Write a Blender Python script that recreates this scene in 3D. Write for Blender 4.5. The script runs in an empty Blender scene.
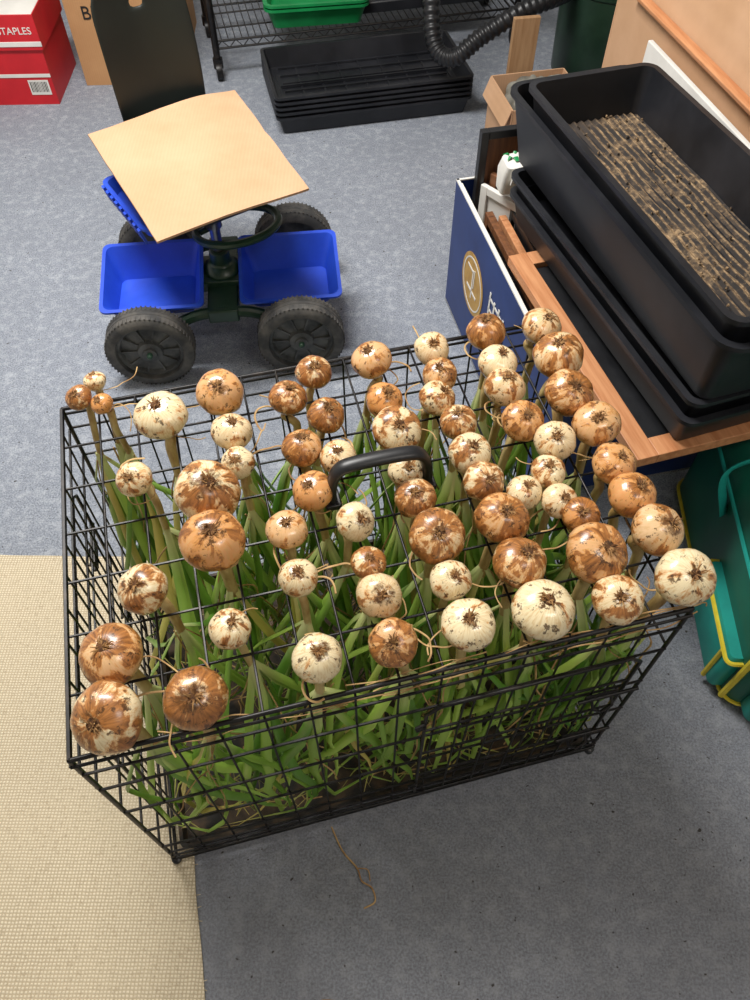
import bpy, bmesh, math, random
from mathutils import Vector, Matrix, noise
random.seed(11)
R_=random.uniform
scene=bpy.context.scene
try: scene.view_settings.view_transform='Standard'
except Exception: pass

# ------------------------------------------------------------ helpers
def S(r,g,b):
    f=lambda c:(c/255/12.92) if c<=10 else ((c/255+0.055)/1.055)**2.4
    return (f(r),f(g),f(b),1)
def T(x=0,y=0,z=0,rx=0,ry=0,rz=0,s=1):
    return Matrix.Translation((x,y,z))@Matrix.Rotation(rz,4,'Z')@Matrix.Rotation(ry,4,'Y')@Matrix.Rotation(rx,4,'X')@Matrix.Scale(s,4)
D2=math.radians

class MB:
    def __init__(s): s.v=[];s.f=[];s.m=[];s.a={}
    def add(s,vs,fs,mi=0,M=None):
        o=len(s.v)
        for p in vs:
            p=Vector(p)
            if M is not None: p=M@p
            s.v.append(p)
        for f in fs: s.f.append([i+o for i in f]); s.m.append(mi)
    def box(s,c,d,mi=0,M=None):
        x,y,z=c;a,b,e=d[0]/2,d[1]/2,d[2]/2
        vs=[(x+i*a,y+j*b,z+k*e) for k in(-1,1) for j in(-1,1) for i in(-1,1)]
        s.add(vs,[(0,2,3,1),(4,5,7,6),(0,1,5,4),(2,6,7,3),(0,4,6,2),(1,3,7,5)],mi,M)
    def loft(s,loops,mi=0,M=None,capA=True,capB=True,closed=True):
        n=len(loops[0]);vs=[p for l in loops for p in l];fs=[]
        for i in range(len(loops)-1):
            for j in range(n if closed else n-1):
                k=(j+1)%n
                fs.append((i*n+j,i*n+k,(i+1)*n+k,(i+1)*n+j))
        if capA: fs.append(tuple(range(n)))
        if capB: fs.append(tuple((len(loops)-1)*n+j for j in range(n)))
        s.add(vs,fs,mi,M)
    def lathe(s,prof,n=24,mi=0,M=None,capA=False,capB=False):
        loops=[[(r*math.cos(2*math.pi*j/n),r*math.sin(2*math.pi*j/n),h) for j in range(n)] for r,h in prof]
        s.loft(loops,mi,M,capA,capB)
    def tube(s,pts,r,n=6,mi=0,M=None,closed=False,flat=1.0):
        pts=[Vector(p) for p in pts];N=len(pts)
        if not hasattr(r,'__len__'): r=[r]*N
        up=None;loops=[]
        for i in range(N):
            if closed: t=pts[(i+1)%N]-pts[i-1]
            else: t=pts[min(i+1,N-1)]-pts[max(i-1,0)]
            if t.length<1e-9: t=Vector((0,0,1))
            t.normalize()
            if up is None:
                up=t.cross(Vector((0,0,1)))
                if up.length<.1: up=t.cross(Vector((1,0,0)))
            up=(up-t*up.dot(t))
            if up.length<1e-6: up=t.orthogonal()
            up.normalize();b=t.cross(up)
            loops.append([pts[i]+(up*math.cos(2*math.pi*j/n)+b*math.sin(2*math.pi*j/n)*flat)*r[i] for j in range(n)])
        if closed: loops.append(loops[0]); s.loft(loops,mi,M,False,False)
        else: s.loft(loops,mi,M)
    def wire(s,p,q,r=.0016,mi=0,M=None): s.tube([p,q],r,6,mi,M)
    def obj(s,name,mats,parent=None,ang=35,bevel=0,M=None,recalc=True):
        me=bpy.data.meshes.new(name);me.from_pydata([tuple(p) for p in s.v],[],s.f);me.update()
        for m in mats: me.materials.append(m)
        for i,p in enumerate(me.polygons): p.material_index=s.m[i]
        for k,vals in s.a.items():
            at=me.attributes.new(k,'FLOAT_VECTOR' if hasattr(vals[0],'__len__') else 'FLOAT','POINT')
            if hasattr(vals[0],'__len__'): at.data.foreach_set('vector',[c for v in vals for c in v])
            else: at.data.foreach_set('value',vals)
        if recalc:
            bm=bmesh.new();bm.from_mesh(me);bmesh.ops.recalc_face_normals(bm,faces=bm.faces);bm.to_mesh(me);bm.free()
        if ang:
            me.shade_smooth();me.set_sharp_from_angle(angle=D2(ang))
        o=bpy.data.objects.new(name,me);scene.collection.objects.link(o)
        if parent: o.parent=parent
        if M is not None: o.matrix_local=M
        if bevel:
            b=o.modifiers.new('bevel','BEVEL');b.width=bevel;b.segments=2;b.limit_method='ANGLE';b.angle_limit=D2(40)
        return o
def empty(name,x=0,y=0,z=0,rz=0):
    e=bpy.data.objects.new(name,None);scene.collection.objects.link(e)
    e.location=(x,y,z);e.rotation_euler=(0,0,rz);e.empty_display_size=.1
    return e
def rr(w,l,r,z,n=5,cx=0,cy=0):
    r=max(min(r,w/2-1e-4,l/2-1e-4),1e-4);o=[]
    for q,(sx,sy) in enumerate([(1,1),(-1,1),(-1,-1),(1,-1)]):
        for i in range(n+1):
            a=math.pi/2*(q+i/n)
            o.append((cx+sx*(w/2-r)+r*math.cos(a),cy+sy*(l/2-r)+r*math.sin(a),z))
    return o
def crom(P,k=8):
    P=[Vector(p) for p in P];Q=[P[0]*2-P[1]]+P+[P[-1]*2-P[-2]];o=[]
    for i in range(1,len(Q)-2):
        for j in range(k):
            t=j/k
            o.append(.5*((2*Q[i])+(-Q[i-1]+Q[i+1])*t+(2*Q[i-1]-5*Q[i]+4*Q[i+1]-Q[i+2])*t*t+(-Q[i-1]+3*Q[i]-3*Q[i+1]+Q[i+2])*t**3))
    o.append(P[-1]);return o
def text(name,body,size,M,mat,parent,ext=.0006):
    c=bpy.data.curves.new(name,'FONT');c.body=body;c.size=size;c.extrude=ext;c.align_x='CENTER';c.align_y='CENTER'
    o=bpy.data.objects.new(name,c);scene.collection.objects.link(o);c.materials.append(mat)
    o.parent=parent;o.matrix_local=M
    return o

# ------------------------------------------------------------ materials
def base(name):
    m=bpy.data.materials.new(name);m.use_nodes=True
    nt=m.node_tree;return m,nt,nt.nodes['Principled BSDF']
def mixc(nt,fac,a,b,bt='MIX'):
    n=nt.nodes.new('ShaderNodeMix');n.data_type='RGBA';n.blend_type=bt
    for sock,val in ((n.inputs[0],fac),(n.inputs[6],a),(n.inputs[7],b)):
        if hasattr(val,'is_output'): nt.links.new(val,sock)
        else: sock.default_value=val
    return n.outputs[2]
def nz(nt,vec,scale,detail=4,rough=.6,dist=0):
    n=nt.nodes.new('ShaderNodeTexNoise');n.inputs['Scale'].default_value=scale;n.inputs['Detail'].default_value=detail
    n.inputs['Roughness'].default_value=rough;n.inputs['Distortion'].default_value=dist
    if vec is not None: nt.links.new(vec,n.inputs['Vector'])
    return n.outputs['Fac']
def ramp(nt,fac,a,b,c=0,d=1):
    n=nt.nodes.new('ShaderNodeMapRange');n.inputs[1].default_value=a;n.inputs[2].default_value=b
    n.inputs[3].default_value=c;n.inputs[4].default_value=d
    nt.links.new(fac,n.inputs[0]);return n.outputs[0]
def mth(nt,op,a,b=None):
    n=nt.nodes.new('ShaderNodeMath');n.operation=op
    for i,v in enumerate((a,b)):
        if v is None: continue
        if hasattr(v,'is_output'): nt.links.new(v,n.inputs[i])
        else: n.inputs[i].default_value=v
    return n.outputs[0]
def ocoord(nt,sc=(1,1,1)):
    t=nt.nodes.new('ShaderNodeTexCoord');mp=nt.nodes.new('ShaderNodeMapping');mp.inputs['Scale'].default_value=sc
    nt.links.new(t.outputs['Object'],mp.inputs[0]);return mp.outputs[0]
def bump(nt,b,h,st,dist=.002):
    n=nt.nodes.new('ShaderNodeBump');n.inputs['Strength'].default_value=st;n.inputs['Distance'].default_value=dist
    nt.links.new(h,n.inputs['Height']);nt.links.new(n.outputs[0],b.inputs['Normal'])
def M(name,c1,c2=None,scale=15,rough=.6,bs=0,metal=0,sc=(1,1,1),lo=.35,hi=.65,bd=.002):
    m,nt,b=base(name);v=ocoord(nt,sc);n=nz(nt,v,scale)
    c2=c2 or tuple(x*.8 for x in c1[:3])+(1,)
    nt.links.new(mixc(nt,ramp(nt,n,lo,hi),c1,c2),b.inputs['Base Color'])
    b.inputs['Roughness'].default_value=rough;b.inputs['Metallic'].default_value=metal
    if bs: bump(nt,b,n,bs,bd)
    return m

def carpet():
    m,nt,b=base('carpet_grey');v=ocoord(nt)
    f=nz(nt,v,260,3,.7);p=nz(nt,v,38,5,.75);g=nz(nt,v,3.2,4,.6);d=nz(nt,v,900,2,.5)
    c=mixc(nt,ramp(nt,f,.36,.66),S(106,112,122),S(172,179,191))
    c=mixc(nt,mth(nt,'MULTIPLY',ramp(nt,p,.48,.72),.6),c,S(202,207,214))
    c=mixc(nt,mth(nt,'MULTIPLY',ramp(nt,g,.35,.75),.4),c,S(118,123,134))
    # shade around the crate painted in: pile greyer and darker towards the front
    sp_=nt.nodes.new('ShaderNodeSeparateXYZ');nt.links.new(v,sp_.inputs[0])
    front_shade=ramp(nt,mth(nt,'ADD',sp_.outputs[1],mth(nt,'MULTIPLY',g,.5)),1.2,.45)
    c=mixc(nt,mth(nt,'MULTIPLY',front_shade,.5),c,S(116,114,116))
    sp=nz(nt,v,90,2,.5);c=mixc(nt,ramp(nt,sp,.70,.74),c,S(62,58,54))
    nt.links.new(c,b.inputs['Base Color']);b.inputs['Roughness'].default_value=.95
    bump(nt,b,mth(nt,'ADD',d,f),.6,.003);return m
def rugmat():
    m,nt,b=base('rug_beige_weave');v=ocoord(nt)
    def wave(dirn,sc):
        w=nt.nodes.new('ShaderNodeTexWave');w.bands_direction=dirn;w.inputs['Scale'].default_value=sc
        w.inputs['Distortion'].default_value=1.6;w.inputs['Detail'].default_value=2;nt.links.new(v,w.inputs[0]);return w.outputs['Fac']
    a=wave('X',54);c_=wave('Y',60);h=mth(nt,'MULTIPLY',a,c_)
    g=nz(nt,v,5,4,.6);f=nz(nt,v,150,3,.6)
    c=mixc(nt,ramp(nt,h,0,.5),S(178,163,136),S(222,210,184))
    c=mixc(nt,mth(nt,'MULTIPLY',ramp(nt,g,.4,.7),.3),c,S(202,188,160))
    c=mixc(nt,mth(nt,'MULTIPLY',ramp(nt,f,.52,.72),.5),c,S(156,139,112))
    nt.links.new(c,b.inputs['Base Color']);b.inputs['Roughness'].default_value=.95
    bump(nt,b,h,.5,.002);return m
def at(nt,name,vec=False):
    n=nt.nodes.new('ShaderNodeAttribute');n.attribute_name=name
    return n.outputs['Vector'] if vec else n.outputs['Fac']
def onionmat():
    m,nt,b=base('onion_skin');lc=at(nt,'lc',True);rnd=at(nt,'rnd');rn2=at(nt,'rn2')
    sep=nt.nodes.new('ShaderNodeSeparateXYZ');nt.links.new(lc,sep.inputs[0]);x,y,z=sep.outputs
    off=nt.nodes.new('ShaderNodeCombineXYZ')
    for i,k in enumerate((37,91,53)): nt.links.new(mth(nt,'MULTIPLY',rnd,k),off.inputs[i])
    va=nt.nodes.new('ShaderNodeVectorMath');va.operation='ADD';nt.links.new(lc,va.inputs[0]);nt.links.new(off.outputs[0],va.inputs[1]);P=va.outputs[0]
    ln=mth(nt,'SQRT',mth(nt,'ADD',mth(nt,'MULTIPLY',x,x),mth(nt,'ADD',mth(nt,'MULTIPLY',y,y),.02)))
    cb=nt.nodes.new('ShaderNodeCombineXYZ');nt.links.new(mth(nt,'DIVIDE',x,ln),cb.inputs[0]);nt.links.new(mth(nt,'DIVIDE',y,ln),cb.inputs[1]);nt.links.new(mth(nt,'ADD',mth(nt,'MULTIPLY',z,.4),mth(nt,'MULTIPLY',rnd,40)),cb.inputs[2])
    Q=cb.outputs[0]
    cream=mixc(nt,rn2,S(240,224,184),S(212,140,74))
    veins=nz(nt,Q,11,4,.65)
    cream=mixc(nt,mth(nt,'MULTIPLY',ramp(nt,veins,.46,.64),.5),cream,S(204,166,106))
    big=nz(nt,P,1.45,5,.6,.7);stq=nz(nt,Q,2.2,5,.68)
    thr=mth(nt,'ADD',mth(nt,'ADD',mth(nt,'MULTIPLY',big,.62),mth(nt,'MULTIPLY',stq,.38)),mth(nt,'MULTIPLY',mth(nt,'SUBTRACT',rnd,.5),.15))
    cream=mixc(nt,mth(nt,'MULTIPLY',ramp(nt,thr,.475,.52),.75),cream,S(208,144,76))
    mask=ramp(nt,thr,.520,.540)
    br=mixc(nt,ramp(nt,nz(nt,Q,6,5,.72),.34,.64),S(98,56,26),S(186,122,62))
    c=mixc(nt,mth(nt,'MULTIPLY',mask,.94),cream,br)
    dk=nz(nt,P,3.0,6,.7);c=mixc(nt,mth(nt,'MULTIPLY',ramp(nt,dk,.575,.615),.85),c,S(70,44,22))
    rim=ramp(nt,mth(nt,'ADD',z,mth(nt,'MULTIPLY',nz(nt,P,3.0,5,.75),.9)),1.18,1.30)
    c=mixc(nt,mth(nt,'MULTIPLY',rim,.8),c,S(94,62,32))
    nt.links.new(c,b.inputs['Base Color'])
    nt.links.new(ramp(nt,mask,0,1,.22,.32),b.inputs['Roughness'])
    b.inputs['Coat Weight'].default_value=.35;b.inputs['Coat Roughness'].default_value=.18
    bump(nt,b,mth(nt,'ADD',mask,mth(nt,'MULTIPLY',veins,.8)),.25,.001)
    return m
def leafmat():
    m,nt,b=base('onion_leaf');lt=at(nt,'lt');rnd=at(nt,'rnd')
    c=mixc(nt,ramp(nt,rnd,0,.85),S(82,134,42),S(172,206,92))
    c=mixc(nt,ramp(nt,rnd,.90,.93),c,S(212,196,108))
    c=mixc(nt,ramp(nt,lt,.16,0),c,S(208,210,150))
    c=mixc(nt,ramp(nt,lt,.80,1.0),c,S(200,180,100))
    nt.links.new(c,b.inputs['Base Color']);b.inputs['Roughness'].default_value=.33
    return m
def corr(name,a,bb,sc=1):
    m,nt,b=base(name);v=ocoord(nt);w=nt.nodes.new('ShaderNodeTexWave');w.inputs['Scale'].default_value=40;nt.links.new(v,w.inputs[0])
    n=nz(nt,v,6,5,.6);c=mixc(nt,ramp(nt,n,.3,.7),a,bb);c=mixc(nt,mth(nt,'MULTIPLY',w.outputs['Fac'],.06),c,S(120,80,50))
    nt.links.new(c,b.inputs['Base Color']);b.inputs['Roughness'].default_value=.8;bump(nt,b,w.outputs['Fac'],.08,.002);return m
def woodmat(name,a,bb,sc=(2,30,30)):
    return M(name,a,bb,scale=3,rough=.5,sc=sc,bs=.1)

m_carpet=carpet();m_rug=rugmat();m_wall=M('wall_paint',S(205,203,198),S(195,193,188),scale=3,rough=.9)
m_ceil=M('ceiling_paint',S(232,230,226),S(224,222,218),rough=.9)
m_wire=M('black_wire',S(20,19,20),S(52,44,38),scale=60,rough=.4,metal=.3,lo=.5,hi=.75)
m_pan=M('crate_pan',S(34,31,28),S(92,72,50),scale=30,rough=.7,lo=.42,hi=.66)
m_blk=M('black_plastic',S(20,21,24),S(34,35,38),scale=12,rough=.4)
m_blk2=M('black_tray_plastic',S(20,22,27),S(44,45,50),scale=7,rough=.42,lo=.4,hi=.8)
m_rub=M('wheel_rubber',S(54,54,54),S(104,100,94),scale=22,rough=.75,lo=.4,hi=.75)
m_hub=M('hub_plastic',S(40,42,44),S(98,98,96),scale=20,rough=.6)
m_dgrn=M('dark_green_metal',S(28,52,38),S(36,62,46),scale=20,rough=.35)
m_seat=M('seat_plastic',S(22,28,24),S(15,20,17),scale=8,rough=.45)
m_blue=M('blue_plastic',S(42,84,214),S(32,70,196),scale=9,rough=.4)
m_steel=M('steel',S(150,152,155),S(120,120,122),rough=.3,metal=.9)
m_card=corr('cardboard',S(202,162,128),S(188,148,112))
m_card2=corr('cardboard_brown',S(196,150,104),S(180,134,90))
m_red=M('box_red',S(206,32,42),S(188,26,36),scale=6,rough=.5)
m_white=M('white_card',S(232,230,224),S(216,214,208),scale=8,rough=.6)
m_bbox=M('box_blue_print',S(34,60,122),S(26,48,104),scale=7,rough=.45)
m_gold=M('gold_print',S(196,158,84),S(176,134,64),scale=40,rough=.5)
m_ink=M('black_ink',S(30,28,28),rough=.6)
m_woodo=woodmat('frame_wood',S(206,148,104),S(180,118,76),(30,2,30))
m_woodb=woodmat('wood_brown',S(128,82,50),S(90,56,34),(30,2,30))
m_woodl=woodmat('plank_wood',S(186,150,112),S(160,122,86),(20,20,2))
m_case=M('case_green',S(24,104,84),S(18,86,70),scale=6,rough=.45)
m_teal=M('case_teal',S(28,160,148),S(22,138,128),scale=8,rough=.5)
m_yel=M('piping_yellow',S(230,212,64),S(210,186,44),scale=30,rough=.5)
m_gtray=M('green_tray_plastic',S(26,148,82),S(20,126,68),scale=8,rough=.4)
m_onion=onionmat();m_leaf=leafmat()
m_neck=M('onion_neck',S(208,188,130),S(160,124,70),scale=50,rough=.45,sc=(1,1,.3))
m_root=M('onion_root_fibre',S(176,136,86),S(110,72,40),scale=80,rough=.8)
m_straw=M('dry_straw',S(206,172,116),S(150,112,68),scale=30,rough=.7)
def soilmat():
    m,nt,b=base('dry_soil');v=ocoord(nt)
    w=nt.nodes.new('ShaderNodeTexWave');w.bands_direction='X';w.inputs['Scale'].default_value=20;w.inputs['Distortion'].default_value=1.5;w.inputs['Detail'].default_value=3
    nt.links.new(v,w.inputs[0]);n=nz(nt,v,14,6,.75);n2=nz(nt,v,120,3,.7);n3=nz(nt,v,5,4,.6)
    c=mixc(nt,ramp(nt,n2,.4,.62),S(96,76,54),S(176,148,112))
    c=mixc(nt,mth(nt,'MULTIPLY',ramp(nt,w.outputs['Fac'],.6,.25),ramp(nt,n,.3,.5)),c,S(40,36,34))
    c=mixc(nt,mth(nt,'MULTIPLY',ramp(nt,n3,.5,.62),.8),c,S(58,50,44))
    nt.links.new(c,b.inputs['Base Color']);b.inputs['Roughness'].default_value=.9;bump(nt,b,n2,.5,.002);return m
m_soil=soilmat()
m_bag=M('grey_bag',S(150,148,138),S(104,102,94),scale=14,rough=.5,bs=.4,bd=.006)

# ------------------------------------------------------------ room
def slab(name,c,d,mat):
    b=MB();b.box(c,d);return b.obj(name,[mat],ang=0)
X0,X1,Y0,Y1,HZ=-2.2,2.0,-1.3,3.75,2.45
slab('floor',((X0+X1)/2,(Y0+Y1)/2,-.05),(X1-X0,Y1-Y0,.1),m_carpet)
slab('ceiling',((X0+X1)/2,(Y0+Y1)/2,HZ+.05),(X1-X0+.2,Y1-Y0+.2,.1),m_ceil)
slab('wall_back',((X0+X1)/2,Y1+.05,HZ/2),(X1-X0+.2,.1,HZ),m_wall)
slab('wall_front',((X0+X1)/2,Y0-.05,HZ/2),(X1-X0+.2,.1,HZ),m_wall)
slab('wall_left',(X0-.05,(Y0+Y1)/2,HZ/2),(.1,Y1-Y0,HZ),m_wall)
slab('wall_right',(X1+.05,(Y0+Y1)/2,HZ/2),(.1,Y1-Y0,HZ),m_wall)
slab('baseboard_back',((X0+X1)/2,Y1-.008,.05),(X1-X0,.016,.1),m_ceil)
b=MB();P=[(-.436,.842),(-1.7,.858),(-1.78,-1.0),(-.03,-1.0)]
loop=[]
for i in range(4):
    p,q=Vector(P[i]),Vector(P[(i+1)%4])
    for k in range(60):
        t=k/60;pt=p.lerp(q,t);pt+=Vector((noise.noise((pt.x*9,pt.y*9,0)),noise.noise((pt.x*9,pt.y*9,5))))*.005;loop.append((pt.x,pt.y))
b.loft([[(x,y,0.0005) for x,y in loop],[(x,y,.005) for x,y in loop]])
for k in range(120):
    t=R_(0,1);p=Vector(P[0]).lerp(Vector(P[3]),t);a=R_(-.8,.8)
    b.tube([(p.x-.004,p.y,.004),(p.x+.004*math.cos(a)+.002,p.y+.006*math.sin(a),.003)],.0007,4)
b.obj('rug',[m_rug],ang=0)

# ------------------------------------------------------------ wire dog crate
CA=D2(14.3);crate=empty('wire_dog_crate',-.0305,.599,0,CA)
cx0,cx1,cy0,cy1,ch=-.380,.367,-.265,.265,.56
NX,NY=14,7
b=MB()
def rim(z,r,e=0,mb=None):
    mb=mb or b
    P=[(cx0-e,cy0-e,z),(cx1+e,cy0-e,z),(cx1+e,cy1+e,z),(cx0-e,cy1+e,z)]
    for i in range(4): mb.wire(P[i],P[(i+1)%4],r)
rim(ch,.0032);rim(ch-.014,.0022,.003);rim(.012,.003);rim(.03,.002,.003)
for x in(cx0,cx1):
    for y in(cy0,cy1): b.wire((x,y,.008),(x,y,ch),.0032)
for i in range(1,NX):
    x=cx0+(cx1-cx0)*i/NX
    b.wire((x,cy0,ch+.001),(x,cy1,ch+.001),.0017)
    for y in(cy0,cy1): b.wire((x,y,.012),(x,y,ch+.001),.0016)
for j in range(1,NY):
    y=cy0+(cy1-cy0)*j/NY
    b.wire((cx0,y,ch-.002),(cx1,y,ch-.002),.0019)
for j in range(1,11):
    y=cy0+(cy1-cy0)*j/11
    for x in(cx0,cx1): b.wire((x,y,.012),(x,y,ch),.0016)
for z in(.12,.23,.34,.45,.515):
    b.wire((cx0,cy0-.003,z),(cx1,cy0-.003,z),.0021);b.wire((cx0,cy1+.003,z),(cx1,cy1+.003,z),.0021)
    b.wire((cx0-.003,cy0,z),(cx0-.003,cy1,z),.0021);b.wire((cx1+.003,cy0,z),(cx1+.003,cy1,z),.0021)
for z in (.05,.075): b.wire((cx0,cy0-.003,z),(cx1,cy0-.003,z),.0019)
b.obj('wire_panels',[m_wire],crate,ang=60)
b=MB()
def door(mb,ax,fix,a0,a1,z0,z1):
    f=(lambda a,z,e=0:(a,fix-e,z)) if ax=='x' else (lambda a,z,e=0:(fix-e,a,z))
    c=.018
    P=[f(a0+c,z0),f(a1-c,z0),f(a1,z0+c),f(a1,z1-c),f(a1-c,z1),f(a0+c,z1),f(a0,z1-c),f(a0,z0+c)]
    mb.tube(P,.0028,8,closed=True)
    n=int((a1-a0)/.05)
    for i in range(1,n):
        a=a0+(a1-a0)*i/n;mb.wire(f(a,z0),f(a,z1),.0016)
    for z in(z0+(z1-z0)*.28,z0+(z1-z0)*.55,z0+(z1-z0)*.8): mb.wire(f(a0,z),f(a1,z),.002)
    for z in(z0+.06,z1-.06):
        mb.tube([f(a0,z,.002),f(a0-.012,z,.004),f(a0-.014,z+.012,.004),f(a0,z+.014,.002)],.0022,6,closed=True)
    for z in(z0+(z1-z0)*.3,z0+(z1-z0)*.72):
        mb.tube([f(a1-.07,z,.006),f(a1+.022,z,.006)],.003,8)
        mb.tube([f(a1-.05,z,.006),f(a1-.05,z-.012,.016),f(a1-.035,z-.026,.018),f(a1-.02,z-.012,.016),f(a1-.02,z,.006)],.0025,8)
        mb.box(f(a1-.035,z,.004),(.05,.003,.022) if ax=='x' else (.003,.05,.022))
door(b,'x',cy0-.009,.03,.33,.06,.46);door(b,'y',cx0-.009,-.19,.17,.05,.49)
b.obj('doors',[m_wire],crate,ang=50)
b=MB();w,l=.725,.515
b.loft([rr(w-.02,l-.02,.01,.008),rr(w-.012,l-.012,.012,.03),rr(w,l,.012,.03),rr(w,l,.012,.027),rr(w-.008,l-.008,.012,.005)])
b.obj('base_pan',[m_pan],crate,M=T(-.006,0,0))
b=MB()
for x in(cx0,cx1):
    for y in(cy0,cy1): b.lathe([(.008,0),(.008,.012),(.005,.014)],12,0,T(x,y,0),True,True)
b.obj('feet',[m_blk],crate)
b=MB();hx,hy=.038,.0
hp=crom([(hx-.066,hy,.566),(hx-.065,hy,.600),(hx-.055,hy,.628),(hx-.030,hy,.636),(hx+.030,hy,.636),(hx+.055,hy,.628),(hx+.065,hy,.600),(hx+.066,hy,.566)],6)
b.tube(hp,.0115,12,flat=.6)
for s_ in(-1,1): b.box((hx+s_*.066,hy,.567),(.022,.03,.010))
b.obj('carry_handle',[m_blk],crate,bevel=.002)

# ------------------------------------------------------------ onions (crate-local x, y, radius in base 36)
ENC="4eka5350l54e58jt4b7gif9v69fk6h9sj58z9yh57j9yfo698qeab78oc1ac68av82538w9q4w6uan7g6v9f8q8z6mcdid7fdmjh78dmh37acefo7sdmf06ncedn7hb6c977b7ab6lb87a7yg1jj84fzha7eg2fl90fwdr6kdkc06xdmab61dn8y7gdn777rfvce7fg4al9hg38y6wg4778hinjl7eiji377i2gw7fihfh78l4jw8cl0i383ktgq7viedv83ihci7jiiaq9aii8x8xik719skvev7zjsbs6fkycf6kkvb46dlpdp7hnjjo8enghpa3n3fp9cnie08plcab6ml38kalnec380neal8hnk8z8vnj709rl36u8c"
recs=[ENC[i:i+6] for i in range(0,len(ENC)-5,6)]
onions=empty('hanging_onions',-.0305,.599,0,CA)
bulb=MB();neck=MB();leaf=MB();root=MB()
bulb.a={'lc':[],'rnd':[],'rn2':[]};leaf.a={'lt':[],'rnd':[]}
def cellsafe(v,a0,a1,n,mar=.013):
    st=(a1-a0)/n;k=min(max(int((v-a0)/st),0),n-1);lo=a0+k*st+mar;hi=a0+(k+1)*st-mar
    return min(max(v,lo),hi)
for idx,rc in enumerate(recs):
    lx=(int(rc[0:2],36)/1000-.5)*1.016+.003;ly=(int(rc[2:4],36)/1000-.5)*1.015+.012;Rr=int(rc[4:6],36)/10000*1.05
    lift=.012 if idx in(4,9,10,0,1,2) else 0
    z=.566+.92*Rr+lift
    rn=random.random();r2=random.random()**2.0
    if rn<.18: r2*=.3
    nx_=cellsafe(lx*.98,cx0,cx1,NX);ny_=cellsafe(ly*.97,cy0,cy1,NY)
    up=Vector((lx-nx_,ly-ny_,.06+Rr)).normalized()+Vector((R_(-.28,.28),R_(-.5,.05),0));up.normalize()
    q=Vector((0,0,1)).rotation_difference(up).to_matrix().to_4x4()
    Mx=Matrix.Translation((lx,ly,z))@q@Matrix.Rotation(R_(0,6.28),4,'Z')@Matrix.Diagonal((R_(.95,1.03),R_(.95,1.03),1,1))
    n=30;flat=R_(.70,.86);prof=[]
    for k in range(0,11):
        th=math.pi/2*k/10
        r=math.sin(th)**.90;h=math.cos(th)*flat
        if k==0: h*=.945;r=.02
        if k==1: h*=.97
        prof.append((r,h))
    low=R_(1.15,1.35)
    for k in range(1,15):
        t=k/14;tt=t**1.15
        prof.append((.22+.78*(.5+.5*math.cos(math.pi*tt)),-low*t))
    vs=[];sd=R_(0,100)
    for (r,h) in prof:
        for j in range(n):
            a=2*math.pi*j/n
            d=1+.075*noise.noise((math.cos(a)*1.2+sd,math.sin(a)*1.2,h*1.2))+.012*math.sin(a*9+sd)
            vs.append(Vector((r*math.cos(a)*d,r*math.sin(a)*d,h*(1+.03*math.sin(a+sd)))))
    bulb.add([p*Rr for p in vs],[(i*n+j,i*n+(j+1)%n,(i+1)*n+(j+1)%n,(i+1)*n+j) for i in range(len(prof)-1) for j in range(n)]+[tuple(range(n)),tuple((len(prof)-1)*n+j for j in range(n))],0,Mx)
    for p in vs: bulb.a['lc'].append(tuple(p));bulb.a['rnd'].append(rn);bulb.a['rn2'].append(r2)
    p0=Mx@Vector((0,0,-(low-.12)*Rr));p1=Mx@Vector((0,0,-(low+.1)*Rr))
    wob=Vector((R_(-.01,.01),R_(-.01,.01),0))
    pts=crom([p0,p1,Vector((nx_,ny_,min(.545,p1.z-.014))),Vector((nx_,ny_,.510))+wob*.5,Vector((nx_,ny_,.46))+wob],4)
    r0=max(.25*Rr,.0058)
    neck.tube(pts,[r0*(1-.2*i/(len(pts)-1)) for i in range(len(pts))],9)
    for k in range(26):
        a=R_(0,6.28);rad=R_(0,.19)*Rr
        s=Vector((rad*math.cos(a),rad*math.sin(a),flat*.95*Rr));L=R_(.10,.32)*Rr
        d=Vector((math.cos(a)*R_(.3,1.4),math.sin(a)*R_(.3,1.4),R_(.3,1))).normalized()
        root.tube([Mx@s,Mx@(s+d*L*.6),Mx@(s+d*L+Vector((R_(-1,1),R_(-1,1),-.6))*L*.3)],[.0011,.0009,.0003],4)
    root.lathe([(.22*Rr,flat*.91*Rr),(.19*Rr,flat*.985*Rr),(.07*Rr,flat*1.0*Rr)],10,1,Mx,False,True)
    for q_ in range(random.choice([0,1,1,2,2])):
        a=R_(0,6.28);s=Mx@Vector((0,0,-1.05*Rr));P=[s];th=a;tz=R_(-.1,.25);kv=R_(-1.1,1.1)
        for k in range(random.randint(4,9)):
            st=R_(.007,.014);P.append(P[-1]+Vector((math.cos(th)*st,math.sin(th)*st,tz*st+R_(-.003,.004))));th+=kv*R_(.3,1);tz-=.08
            if P[-1].z<.562: P[-1].z=.562+R_(0,.004)
        root.tube(crom(P,4),R_(.0007,.0016),5,2,flat=R_(.4,1))
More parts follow.
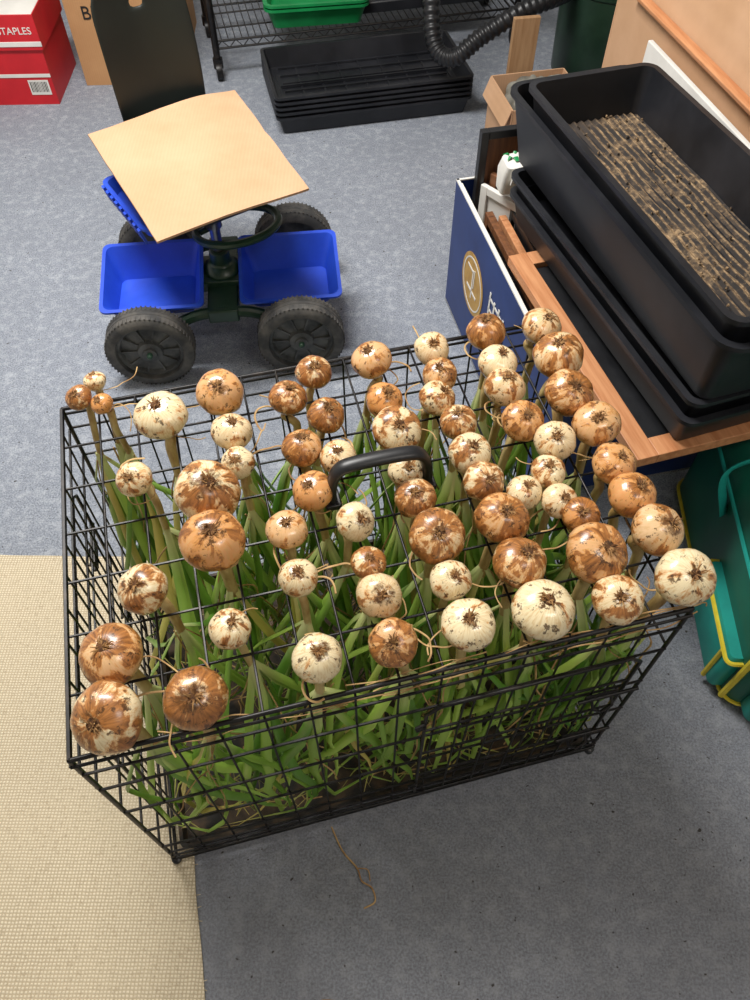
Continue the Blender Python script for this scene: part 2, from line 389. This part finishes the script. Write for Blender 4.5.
    for k in range(random.randint(7,9)):
        a=R_(0,6.28);P=[pts[-1]+Vector((0,0,.03))];L=R_(.36,.64);seg=9;rnl=random.random()
        d=Vector((math.cos(a)*R_(.03,.6),math.sin(a)*R_(.03,.6)-.12,-1)).normalized();dr=R_(-.10,.02)
        for s_ in range(seg):
            wv=.16 if s_<5 else .32
            d=(d+Vector((R_(-wv,wv),R_(-wv,wv),dr))).normalized()
            p=P[-1]+d*L/seg
            if not(cx0+.015<p.x<cx1-.015): d.x*=-.3;p.x=min(max(p.x,cx0+.012),cx1-.012)
            if not(cy0+.02<p.y<cy1-.015): d.y*=-.3;p.y=min(max(p.y,cy0+.018),cy1-.012)
            if p.z<.04: p.z=.036+R_(0,.03);d.z=abs(d.z)*.05
            P.append(p)
        w=R_(.0042,.0084);nn=len(P)
        leaf.tube(P,[w*(.6+.5*math.sin(math.pi*min(i/nn*1.3,1)))*(1-(i/(nn-1))**3*.92) for i in range(nn)],6,flat=.4)
        for i in range(nn):
            for j in range(6): leaf.a['lt'].append(i/(nn-1));leaf.a['rnd'].append(rnl)
    for k in range(2):
        P=[pts[-1]+Vector((R_(-.01,.01),R_(-.01,.01),.02))];dx,dy=R_(-.02,.02),R_(-.02,.02)
        for s_ in range(6): P.append(P[-1]+Vector((dx+R_(-.014,.014),dy+R_(-.014,.014),-R_(.03,.065))))
        for p in P:
            p.x=min(max(p.x,cx0+.012),cx1-.012);p.y=min(max(p.y,cy0+.012),cy1-.012);p.z=max(p.z,.04)
        root.tube(crom(P,3),R_(.0008,.0016),4,2)
bulb.obj('bulbs',[m_onion],onions,ang=70)
neck.obj('necks',[m_neck],onions,ang=70)
m_plate=M('root_plate',S(104,68,36),S(58,38,22),scale=200,rough=.95,bs=.5)
root.obj('roots',[m_root,m_plate,m_straw],onions,ang=70)
leaf.obj('green_tops',[m_leaf],onions,ang=80)
b=MB()
for k in range(12):
    x=R_(cx0,cx1-.1);L=R_(.08,.3);z=random.choice([.56,.545,.52])+R_(-.004,.006);P=[]
    for i in range(6): P.append((min(x+L*i/5,cx1+.02),cy0+.004+R_(-.005,.004),z+R_(-.006,.006)))
    b.tube(crom(P,4),R_(.0005,.0010),5,flat=.5)
for k in range(160):
    x,y=R_(cx0+.03,cx1-.03),R_(cy0+.03,cy1-.03);a=R_(0,6.28);L=R_(.02,.09);z=.034+R_(0,.02)
    P=[(x,y,z),(x+math.cos(a)*L*.5+R_(-.01,.01),y+math.sin(a)*L*.5,z+R_(0,.01)),(x+math.cos(a)*L,y+math.sin(a)*L,z)]
    P=[(min(max(p[0],cx0+.02),cx1-.02),min(max(p[1],cy0+.03),cy1-.02),p[2]) for p in P]
    b.tube(crom(P,3),.0011,4,flat=.6)
b.obj('dry_straws',[m_straw],onions)
b=MB()
b.tube(crom([(-.075,.30,.004),(-.055,.262,.004),(-.03,.235,.005),(-.022,.215,.010),(-.005,.205,.004),(.0,.185,.004),(-.018,.175,.004)],6),.0014,5)
b.tube(crom([(-.03,.235,.004),(-.012,.232,.006),(-.008,.215,.004)],5),.0009,5)
b.tube(crom([(-.12,.035,.004),(-.08,.05,.006),(-.04,.045,.004)],5),.0009,5)
b.obj('fallen_root_strand',[m_straw])

# ------------------------------------------------------------ rolling garden seat cart
cart=empty('garden_seat_cart',-.385,1.585,0,D2(6.3))
def wheel(name,x,y,face):
    b=MB();R=.106;W=.058
    Mx=T(x,y,R,rx=D2(90) if face<0 else D2(-90))
    prof=[(R*.74,-W/2),(R*.90,-W/2),(R*.985,-W*.38),(R,-W*.15),(R*.985,-W*.12),(R*.985,-W*.08),(R,-W*.05),(R,W*.05),(R*.985,W*.08),(R*.985,W*.12),(R,W*.15),(R*.985,W*.38),(R*.90,W/2),(R*.76,W/2),(R*.74,W*.42),(R*.74,-W/2)]
    b.lathe(prof,48,0,Mx)
    for i in range(60):
        a=2*math.pi*i/60
        for s_ in(-1,1): b.box((0,0,s_*W*.30),(.003,.0035,W*.22),0,Mx@T((R-.001)*math.cos(a),(R-.001)*math.sin(a),0,rz=a))
    b.lathe([(R*.75,W*.30),(R*.68,W*.30),(R*.64,W*.14),(R*.30,W*.20),(R*.27,W*.38),(R*.16,W*.42),(R*.15,W*.52),(R*.05,W*.54)],40,1,Mx,False,True)
    b.lathe([(R*.75,-W*.3),(R*.25,-W*.2),(R*.2,-W*.6)],32,1,Mx,False,True)
    for i in range(10):
        a=2*math.pi*i/10
        b.box((R*.47,0,W*.20),(R*.44,.004,W*.12),1,Mx@T(rz=a))
    b.obj(name,[m_rub,m_hub],cart,ang=40)
for i,(x,y,f) in enumerate([(-.183,-.188,-1),(.183,-.19,-1),(-.183,.19,1),(.183,.19,1)]): wheel('wheel_%d'%(i+1),x,y,f)
b=MB()
for y in(-.135,.135):
    b.tube(crom([(-.183,y,.108),(-.12,y,.125),(-.05,y,.150),(.05,y,.150),(.12,y,.125),(.183,y,.108)],5),.014,10)
for x in(-.183,.183):
    for s_ in(-1,1): b.tube([(x,s_*.12,.108),(x,s_*.232,.108)],.007,10)
b.box((0,0,.148),(.075,.30,.035));b.box((0,0,.165),(.11,.11,.03))
b.lathe([(.05,.178),(.045,.188),(.026,.20),(.024,.235)],24,0,None,True,True)
b.obj('chassis',[m_dgrn],cart,bevel=.004)
b=MB();b.lathe([(.013,.2),(.013,.40)],16,0,None,True,True);b.lathe([(.020,.30),(.020,.34)],16,0,None,True,True);b.obj('seat_post',[m_steel],cart)
b=MB();ring=[(.055+.100*math.cos(a),-.005+.072*math.sin(a),.300+.012*math.cos(a)) for a in [2*math.pi*i/40 for i in range(40)]]
b.tube(ring,.010,8,closed=True)
b.tube([(-.035,-.01,.29),(.0,0,.30)],.007,8);b.obj('height_ring',[m_dgrn],cart)
def bluetray(name,cx):
    b=MB();w,l=.240,.205
    def L(sw,sl,z0,hb):
        pts=rr(w*sw,l*sl,.018,0);return [(x,y,z0+hb*(.5+y/(l)) ) for x,y,_ in pts]
    b.loft([L(.78,.66,.134,0),L(.97,.97,.178,.035),L(1.0,1.0,.178,.035),L(1.04,1.06,.178,.035),L(1.04,1.06,.173,.035),L(1.0,1.0,.173,.035),L(.8,.68,.130,0)],0)
    b.obj(name,[m_blue],cart,ang=40,M=T(cx,-.030,0))
bluetray('tool_tray_1',-.168);bluetray('tool_tray_2',.168)
SR=D2(28);SM=T(0,0,0,rz=SR)
b=MB()
b.loft([[(x*s,y*s*.95,z) for x,y,_ in rr(.34,.32,.11,0,8)] for s,z in((.25,.400),(.8,.398),(1,.425),(1.03,.43),(1.0,.418),(.75,.386),(.25,.386))],0,SM)
b.box((0,0,.385),(.16,.16,.02),0,SM)
b.obj('seat_pan',[m_seat],cart,bevel=.002)
b=MB();nu,nv=14,20;vs=[];fs=[]
BM=T(-.100,.287,0,rz=D2(24))
for j in range(nv+1):
    t=j/nv;z=.385+t*.355
    hw=.106+.006*math.sin(math.pi*t)
    if t>.76: hw*=math.sqrt(max(1-((t-.76)/.245)**2,.02))
    if t<.1: hw*=.8+2*t
    for i in range(nu+1):
        s_=-1+2*i/nu
        vs.append((s_*hw,.005+t*.05-.030*s_*s_*(.3+.7*math.sin(math.pi*min(t,1))),z))
for j in range(nv):
    for i in range(nu):
        if j in(15,) and 6<=i<=7: continue
        k=j*(nu+1)+i;fs.append((k,k+1,k+nu+2,k+nu+1))
b.add(vs,fs,0,BM)
o=b.obj('seat_back',[m_seat],cart,ang=70)
md=o.modifiers.new('s','SOLIDIFY');md.thickness=.006;md=o.modifiers.new('ss','SUBSURF');md.levels=1;md.render_levels=1
b=MB();b.box((0,.22,.395),(.10,.20,.012),0,SM);b.obj('back_bracket',[m_dgrn],cart,bevel=.002)
b=MB();BK=T(-.125,.02,-.005,rz=D2(28))
b.loft([rr(.12,.20,.02,.355),rr(.14,.23,.02,.385),rr(.16,.25,.025,.385),rr(.16,.25,.025,.380),rr(.145,.235,.02,.380),rr(.125,.205,.02,.350)],0,BK)
for k in range(9): b.box((0,0,0),(.006,.012,.038),0,BK@T(-.078,-.10+k*.025,.362,ry=D2(-14)))
b.obj('blue_basket',[m_blue],cart,ang=40)

b=MB();C=[Vector((-.668,1.717,.452)),Vector((-.347,1.916,.455)),Vector((-.143,1.503,.45)),Vector((-.442,1.32,.447))]
n=16;top=[];bot=[]
for j in range(n+1):
    for i in range(n+1):
        u,v=i/n,j/n;p=(C[0]*(1-u)+C[1]*u)*(1-v)+(C[3]*(1-u)+C[2]*u)*v
        p.z+=.010*math.sin(math.pi*u)*(1-v*.5)+(-.003 if abs(v-.44)<.04 else 0)
        p.x+=.002*noise.noise((u*6,v*6,1));p.y+=.002*noise.noise((u*6,v*6,4))
        p.z+=.006*noise.noise((u*2,v*2,9))
        top.append(p);bot.append(p-Vector((0,0,.005)))
N=len(top);fs=[]
for j in range(n):
    for i in range(n):
        k=j*(n+1)+i;fs.append((k,k+1,k+n+2,k+n+1));fs.append((N+k,N+k+n+1,N+k+n+2,N+k+1))
ed=[i for i in range(n+1)]+[(n+1)*j+n for j in range(1,n+1)]+[(n+1)*n+i for i in range(n-1,-1,-1)]+[(n+1)*j for j in range(n-1,0,-1)]
for a,c in zip(ed,ed[1:]+ed[:1]): fs.append((a,c,N+c,N+a))
b.add(top+bot,fs);b.obj('cardboard_sheet',[m_card],ang=50)

# ------------------------------------------------------------ paper box + moving box
box=empty('copy_paper_box',-1.35,2.88,0,D2(2))
b=MB();b.box((0,0,.115),(.43,.30,.23),0);b.box((0,-.1515,.10),(.43,.001,.012),1);b.obj('body',[m_red,m_white],box,bevel=.003)
b=MB();b.box((0,0,.24),(.445,.315,.11),0);b.box((0,0,.2955),(.44,.31,.003),1);b.box((0,-.1585,.205),(.447,.002,.016),1);b.obj('lid',[m_red,m_white],box,bevel=.003)
text('lid_lettering','STAPLES',.031,T(.146,-.1582,.245,rx=D2(90)),m_white,box)
b=MB();b.box((.165,-.1512,.06),(.07,.001,.05),0)
for k in range(12): b.box((.137+k*.005,-.152,.062),(R_(.001,.003),.001,.034),1)
b.obj('barcode_label',[m_white,m_ink],box,ang=0)
box=empty('moving_box',-.895,3.13,0,D2(3))
b=MB();b.box((0,0,.19),(.36,.5,.38),0);b.box((0,-.2505,.19),(.05,.001,.38),1);b.obj('carton',[m_card2,m_card],box,bevel=.004)
text('print','BEDS',.06,T(-.06,-.2515,.24,rx=D2(90)),m_ink,box)
text('print_small','2 & 3',.04,T(.10,-.2515,.22,rx=D2(90)),m_ink,box)

# ------------------------------------------------------------ wire shelf rack at the back
rack=empty('wire_shelf_rack',-.575,2.92,0,D2(14))
b=MB();RW,RD=1.15,.36
for x in(0,RW):
    for y in(0,RD):
        b.tube([(x,y,.055),(x,y,1.5)],.0125,12)
        b.tube([(x,y,.04),(x,y,.075)],.018,12)
        b.lathe([(.03,-.011),(.032,0),(.03,.011)],20,0,T(x,y-.005,.032,ry=D2(90)),True,True)
        b.box((x,y,.052),(.02,.03,.02))
for z in(.13,.62,1.1):
    for dz in(0,-.025):
        P=[(0,0,z+dz),(RW,0,z+dz),(RW,RD,z+dz),(0,RD,z+dz)]
        for i in range(4): b.wire(P[i],P[(i+1)%4],.004)
    for i in range(1,46): b.wire((RW*i/46,0,z),(RW*i/46,RD,z),.0018)
    for y in(.12,.24): b.wire((0,y,z-.006),(RW,y,z-.006),.003)
    for i in range(0,23): b.wire((RW*i/23,0,z-.025),(RW*(i+.5)/23,0,z),.0016);b.wire((RW*(i+.5)/23,0,z),(RW*(i+1)/23,0,z-.025),.0016)
b.obj('rack_frame',[m_wire],rack,ang=50)
b=MB();b.box((.80,.2,.155),(.5,.26,.04));b.box((.75,.18,.68),(.6,.3,.1));b.box((.25,.18,.70),(.35,.3,.14));b.obj('stored_and_shade_boxes',[m_blk2],rack,bevel=.006)  # the two upper boxes are unseen, added to darken the space below

def traymesh(b,W,L,Dp,tp,z=0,M0=None,mi=0,ribs=0,flg=.011,cr=.025):
    th=.003
    b.loft([rr(W-2*tp-2*th,L-2*tp-2*th,cr*.7,z+th),rr(W-2*th,L-2*th,cr,z+Dp),rr(W+2*flg,L+2*flg,cr+flg,z+Dp),rr(W+2*flg,L+2*flg,cr+flg,z+Dp-.008),rr(W+2*flg-.004,L+2*flg-.004,cr+flg,z+Dp-.008),rr(W+.002,L+.002,cr,z+Dp-.004),rr(W-2*tp,L-2*tp,cr*.7,z)],mi,M0)
    for k in range(ribs):
        x=-(W/2-tp-.02)+(W-2*tp-.04)*k/(ribs-1)
        b.box((x,0,z+th+.002),(.006,L-2*tp-.04,.004),mi,M0)
b=MB();traymesh(b,.36,.24,.07,.02);traymesh(b,.36,.24,.07,.02,z=.014)
b.obj('green_seed_tray',[m_gtray],None,ang=40,M=T(-.225,3.135,.135,rz=D2(9)))
st=empty('black_seed_trays',-.035,2.765,0,D2(13))
b=MB()
for k in range(5): traymesh(b,.67,.35,.062,.014,z=.002+k*.017,ribs=(9 if k==4 else 0),cr=.012,flg=.008)
for k in range(6): b.box((0,-.14+k*.055,.0775),(.58,.005,.005),0)
b.box((0,0,.0795),(.60,.006,.01),0)
b.obj('stacked_trays',[m_blk2],st,ang=40)

# ------------------------------------------------------------ vacuum with hose
vac=empty('shop_vacuum',.80,2.86,0,0)
b=MB();b.lathe([(.15,.05),(.165,.07),(.175,.34),(.18,.345),(.18,.37),(.165,.38),(.15,.46),(.09,.50),(.0,.505)],40,0,None,True,False)
for a in(45,135,225,315): b.lathe([(.028,-.01),(.028,.01)],16,1,T(.14*math.cos(D2(a)),.14*math.sin(D2(a)),.028,rx=D2(90)),True,True)
b.obj('drum',[m_dgrn,m_blk],vac,ang=40)
b=MB();P=crom([(-.15,-.05,.34),(-.22,-.16,.36),(-.34,-.22,.34),(-.46,-.25,.28),(-.545,-.26,.22),(-.605,-.22,.24),(-.620,-.14,.36),(-.61,-.05,.55),(-.50,.05,.72),(-.35,.08,.60),(-.15,.02,.46)],26)
b.tube(P,[.024 if (i//2)%2 else .0285 for i in range(len(P))],14)
b.obj('hose',[m_blk],vac,ang=70)

b=MB();b.box((0,0,.17),(.085,.018,.34));b.obj('wooden_board',[m_woodl],None,ang=0,bevel=.002,M=T(.475,2.60,.002,rz=D2(10)))
sc_=empty('small_carton',.50,2.36,0,D2(12))
b=MB()
for c,d in (((0,-.108,.12),(.24,.004,.24)),((0,.108,.12),(.24,.004,.24)),((-.118,0,.12),(.004,.22,.24)),((.118,0,.12),(.004,.22,.24)),((0,0,.004),(.24,.22,.006))): b.box(c,d)
b.box((0,0,.03),(.004,.21,.06),0,T(-.12,0,.24,ry=D2(-160)))
b.obj('carton_walls',[m_card],sc_,ang=0,bevel=.001)
bm=bmesh.new();bmesh.ops.create_icosphere(bm,subdivisions=5,radius=.1)
for v in bm.verts:
    c=v.co.copy();d=noise.noise(c*16)*.022+abs(noise.noise(c*34))*.018;v.co+=c.normalized()*d
    v.co.z*=1.0;v.co.z+=.17
    v.co.x=max(-.112,min(.112,v.co.x));v.co.y=max(-.102,min(.102,v.co.y))
me=bpy.data.meshes.new('plastic_bag');bm.to_mesh(me);bm.free();me.shade_smooth();me.materials.append(m_bag)
o=bpy.data.objects.new('plastic_bag',me);scene.collection.objects.link(o);o.parent=sc_

# ------------------------------------------------------------ printed box with frames
BR=D2(12.7);BR2=D2(15.3)
pb=empty('printed_storage_box',.195,1.68,0,BR)
b=MB();W,L,Hh,th=.40,.70,.36,.006
b.box((W/2,-L/2,.004),(W,L,.008),1)
b.box((th/2,-L/2,Hh/2),(th,L,Hh),0);b.box((W-th/2,-L/2,Hh/2),(th,L,Hh),0)
b.box((W/2,-th/2,Hh/2),(W-2*th,th,Hh),0);b.box((W/2,-L+th/2,Hh/2),(W-2*th,th,Hh),0)
b.box((th/2,-L/2,Hh+.001),(th+.001,L,.004),1);b.box((W/2,-th/2,Hh+.001),(W,th,.004),1)
b.box((th*1.6,-L/2,Hh*.52),(th,L-.02,Hh*.94),1)
b.obj('carton',[m_bbox,m_white],pb,ang=0)
b=MB();EM=T(-.0005,-.19,.20,ry=D2(-90))
b.lathe([(.078,0),(.078,.001),(.0,.001)],40,0,EM,False,False)
b.lathe([(.068,.001),(.068,.0016),(.064,.0016),(.064,.001)],40,1,EM)
for dx,dy,w_,h_ in((0,0,.08,.006),(-.02,0,.006,.07),(.02,-.01,.05,.005),(.035,.02,.005,.04)): b.box((dx,dy,.0015),(w_,h_,.001),1,EM)
b.obj('gold_emblem',[m_gold,m_white],pb)
b=MB()
for k in range(4): b.box((-.001,-.31-.03*k,.24),(.001,.008,.06-.01*(k%2)),0)
for k in range(2): b.box((-.001,-.355,.225+.03*k),(.001,.10,.006),0)
b.obj('white_lettering',[m_white],pb,ang=0)
def frame(name,w,h,bar,dep,mats,Mx,parent):
    b=MB()
    b.box((-w/2+bar/2,0,0),(bar,h,dep),0);b.box((w/2-bar/2,0,0),(bar,h,dep),0)
    b.box((0,h/2-bar/2,0),(w-2*bar,bar,dep),0);b.box((0,-h/2+bar/2,0),(w-2*bar,bar,dep),0)
    b.box((0,0,-dep*.2),(w-2*bar,h-2*bar,dep*.3),1)
    return b.obj(name,mats,parent,ang=0,bevel=.0015,M=Mx)
frame('dark_frame',.20,.47,.018,.02,[m_blk,m_woodb],T(.135,-.035,.26,rx=D2(90)),pb)
for i,(x,hh,mt) in enumerate([(.045,.335,m_woodb),(.08,.32,m_woodo),(.105,.34,m_blk)]):
    frame('stored_frame_%d'%(i+1),.36,hh,.02,.018,[mt,m_blk],T(x,-.30,.012+hh/2,rx=D2(90),rz=D2(-90)),pb)
for i,(x,hh,mt) in enumerate([(.05,.36,m_white),(.07,.385,m_woodb)]):
    frame('stored_panel_%d'%(i+1),.16,hh,.02,.012,[mt,m_white],T(x+.04,-.115,.012+hh/2,rx=D2(90),rz=D2(-60)),pb)
frame('wooden_frame',.34,.575,.040,.022,[m_woodo,m_blk],T(.527,1.125,.378,rz=D2(16.5)),None)
b=MB()
b.loft([rr(.05,.04,.01,0),rr(.06,.05,.012,.05),rr(.05,.045,.01,.075)],0,T(0,0,0,rx=.2))
b.box((.0,-.03,.07),(.035,.004,.05),0,T(rx=.3))
for k in range(7):
    a=R_(0,6.28);b.tube([(0,0,.07),(math.cos(a)*.012,math.sin(a)*.012,.08),(math.cos(a)*.022,math.sin(a)*.022,.076)],[.003,.004,.001],5,1,flat=.3)
b.obj('white_plant_tag_pot',[m_white,m_gtray],None,M=T(.303,1.585,.40,rz=.3),ang=40)

# ------------------------------------------------------------ long black trays on the box
lt=empty('long_black_trays',.266,1.53,0,BR2)
def ltray(b,x0,y0,W,L,Dp,z0,tp=.014,ribs=0,tw=0,cr=.02):
    Mx=T(x0+W/2,y0-L/2,0,rz=tw)
    traymesh(b,W,L,Dp,tp,z=z0,M0=Mx,ribs=ribs,flg=.009,cr=cr);return Mx
b=MB();ltray(b,.028,-.052,.27,.69,.072,.394,tw=D2(3.0),cr=.015);ltray(b,.032,-.042,.27,.69,.072,.428,tw=D2(3.4),cr=.015)
b.obj('lower_trays',[m_blk2],lt,ang=40)
b=MB();ltray(b,.022,.022,.275,.785,.142,.504,cr=.03,tw=D2(2),tp=.024);b.obj('upper_tray_1',[m_blk2],lt,ang=40)
b=MB();Mx=ltray(b,.030,-.045,.258,.70,.09,.590,tw=D2(2),cr=.02)
b.obj('upper_tray_2',[m_blk2],lt,ang=40)
b=MB();w,l=.222,.664;nx,ny=56,60;vs=[];fs=[]
for j in range(ny+1):
    for i in range(nx+1):
        x=-w/2+w*i/nx;y=-l/2+l*j/ny
        vs.append((x,y,.5955+.0022*math.sin(x/w*2*math.pi*14)+.003*noise.noise((x*14,y*9,2))))
for j in range(ny):
    for i in range(nx): k=j*(nx+1)+i;fs.append((k,k+1,k+nx+2,k+nx+1))
b.add(vs,fs,0)
for k in range(140):   # crumbs of dry compost along the tray edges
    x=R_(-w/2,w/2);y=R_(-l/2,l/2);s_=R_(.0015,.004)
    b.lathe([(s_*.5,-s_*.4),(s_,0),(s_*.5,s_*.6)],5,0,T(x,y,.5995,rx=R_(0,3),ry=R_(0,3)),True,True)
b.obj('soil_residue',[m_soil],lt,ang=0,M=Mx)

# ------------------------------------------------------------ white foam board, big carton
b=MB();b.box((0,-.33,.295),(.012,.66,.59));b.obj('white_foam_board',[m_white],None,ang=0,bevel=.002,M=T(.632,1.87,.001,rz=BR))
bc=empty('large_open_carton',.61,2.13,0,BR)
b=MB();W,L,Hh=.62,.85,.62
b.box((.004,-L/2,Hh/2),(.006,L,Hh));b.box((W,-L/2,Hh/2),(.006,L,Hh));b.box((W/2,0,Hh/2),(W,.006,Hh));b.box((W/2,-L,Hh/2),(W,.006,Hh));b.box((W/2,-L/2,.004),(W,L,.006))
b.box((0,-L/2,.14),(.005,L-.01,.28),0,T(.004,0,Hh,ry=D2(12)))
b.box((0,0,.12),(W-.01,.005,.24),0,T(W/2,0,Hh,rx=D2(-25)))
b.box((0,0,.12),(.005,L-.01,.24),0,T(W,-L/2,Hh,ry=D2(40)))
b.obj('carton_shell',[m_card],bc,ang=0,bevel=.001)
b=MB();b.box((0,-.36,0),(.022,.72,.010));b.obj('slat',[m_woodo],bc,ang=0,bevel=.002,M=T(-.010,-.10,.626,ry=D2(-10)))

# ------------------------------------------------------------ green soft case
gc=empty('green_tool_bag',.655,.52,0,D2(-4))
b=MB();BL=.52
b.loft([rr(.36,BL,.03,.002,cx=.18,cy=BL/2),rr(.37,BL+.01,.04,.02,cx=.18,cy=BL/2),rr(.37,BL+.01,.04,.24,cx=.18,cy=BL/2),rr(.35,BL-.01,.05,.275,cx=.18,cy=BL/2),rr(.28,BL-.08,.05,.29,cx=.18,cy=BL/2)],0)
b.obj('bag_body',[m_case],gc,ang=50)
b=MB()
b.loft([rr(.30,.035,.012,.02,cx=.18,cy=-.02),rr(.31,.045,.014,.03,cx=.18,cy=-.02),rr(.30,.045,.014,.15,cx=.18,cy=-.02),rr(.28,.035,.012,.16,cx=.18,cy=-.02)],0)
b.loft([rr(.025,.20,.01,.02,cx=-.012,cy=.13),rr(.035,.21,.012,.03,cx=-.012,cy=.13),rr(.035,.21,.012,.13,cx=-.012,cy=.13),rr(.028,.2,.01,.14,cx=-.012,cy=.13)],0)
b.obj('pockets',[m_teal],gc,ang=50)
b=MB()
b.tube([(x,y,.02) for x,y,_ in rr(.374,BL+.014,.04,0,cx=.18,cy=BL/2)],.004,6,closed=True)
b.tube([(x,y,.15) for x,y,_ in rr(.306,.049,.014,0,cx=.18,cy=-.02)],.005,6,closed=True)
b.tube([(x,y,.13) for x,y,_ in rr(.039,.214,.012,0,cx=-.012,cy=.13)],.0045,6,closed=True)
b.tube([(-.004,.01,.02),(-.006,.01,.24)],.006,6);b.tube([(-.03,.05,.02),(-.032,.05,.13)],.005,6)
b.obj('yellow_piping',[m_yel],gc)
b=MB();b.tube([(x,y,.24) for x,y,_ in rr(.374,BL+.014,.04,0,cx=.18,cy=BL/2)],.004,6,closed=True);b.tube(crom([(-.01,.30,.2),(-.03,.33,.29),(.06,.36,.32),(.1,.4,.30)],8),.012,8,flat=.25);b.obj('strap',[m_teal],gc)

# ------------------------------------------------------------ lights
def area(name,x,y,z,sx,sy,p,col,par=None):
    l=bpy.data.lights.new(name,'AREA');l.shape='RECTANGLE';l.size=sx;l.size_y=sy;l.energy=p;l.color=col
    o=bpy.data.objects.new(name,l);scene.collection.objects.link(o);o.location=(x,y,z)
    if par: o.parent=par
    return o
lampf=empty('added_fill_lamp',-.70,1.55,0,0)
b=MB();b.box((0,0,2.42),(1.1,.5,.05));b.obj('added_fill_housing',[m_white],lampf,ang=0,bevel=.006)
area('added_fill_light',0,0,2.385,1.05,.45,84,(1,.975,.94),lampf)
fill_lamp=empty('added_fill_lamp',.9,-.2,0,0)  # unseen fill lamp and housing, added to lift the shade at the front
b=MB();b.box((0,0,2.42),(.9,.4,.05));b.obj('added_fill_housing',[m_white],fill_lamp,ang=0,bevel=.006)
area('added_fill_light',0,0,2.385,.85,.35,12,(1,.93,.86),fill_lamp)
w=bpy.data.worlds.new('World');scene.world=w;w.use_nodes=True
w.node_tree.nodes['Background'].inputs[0].default_value=(.9,.92,1,1);w.node_tree.nodes['Background'].inputs[1].default_value=.3

# ------------------------------------------------------------ camera
cam=bpy.data.cameras.new('camera');co=bpy.data.objects.new('camera',cam);scene.collection.objects.link(co)
co.location=(0,0,1.4);co.rotation_euler=(D2(90-54.6),0,0)
cam.sensor_fit='VERTICAL';cam.sensor_height=36;cam.lens=27.36;cam.clip_start=.05
scene.camera=co
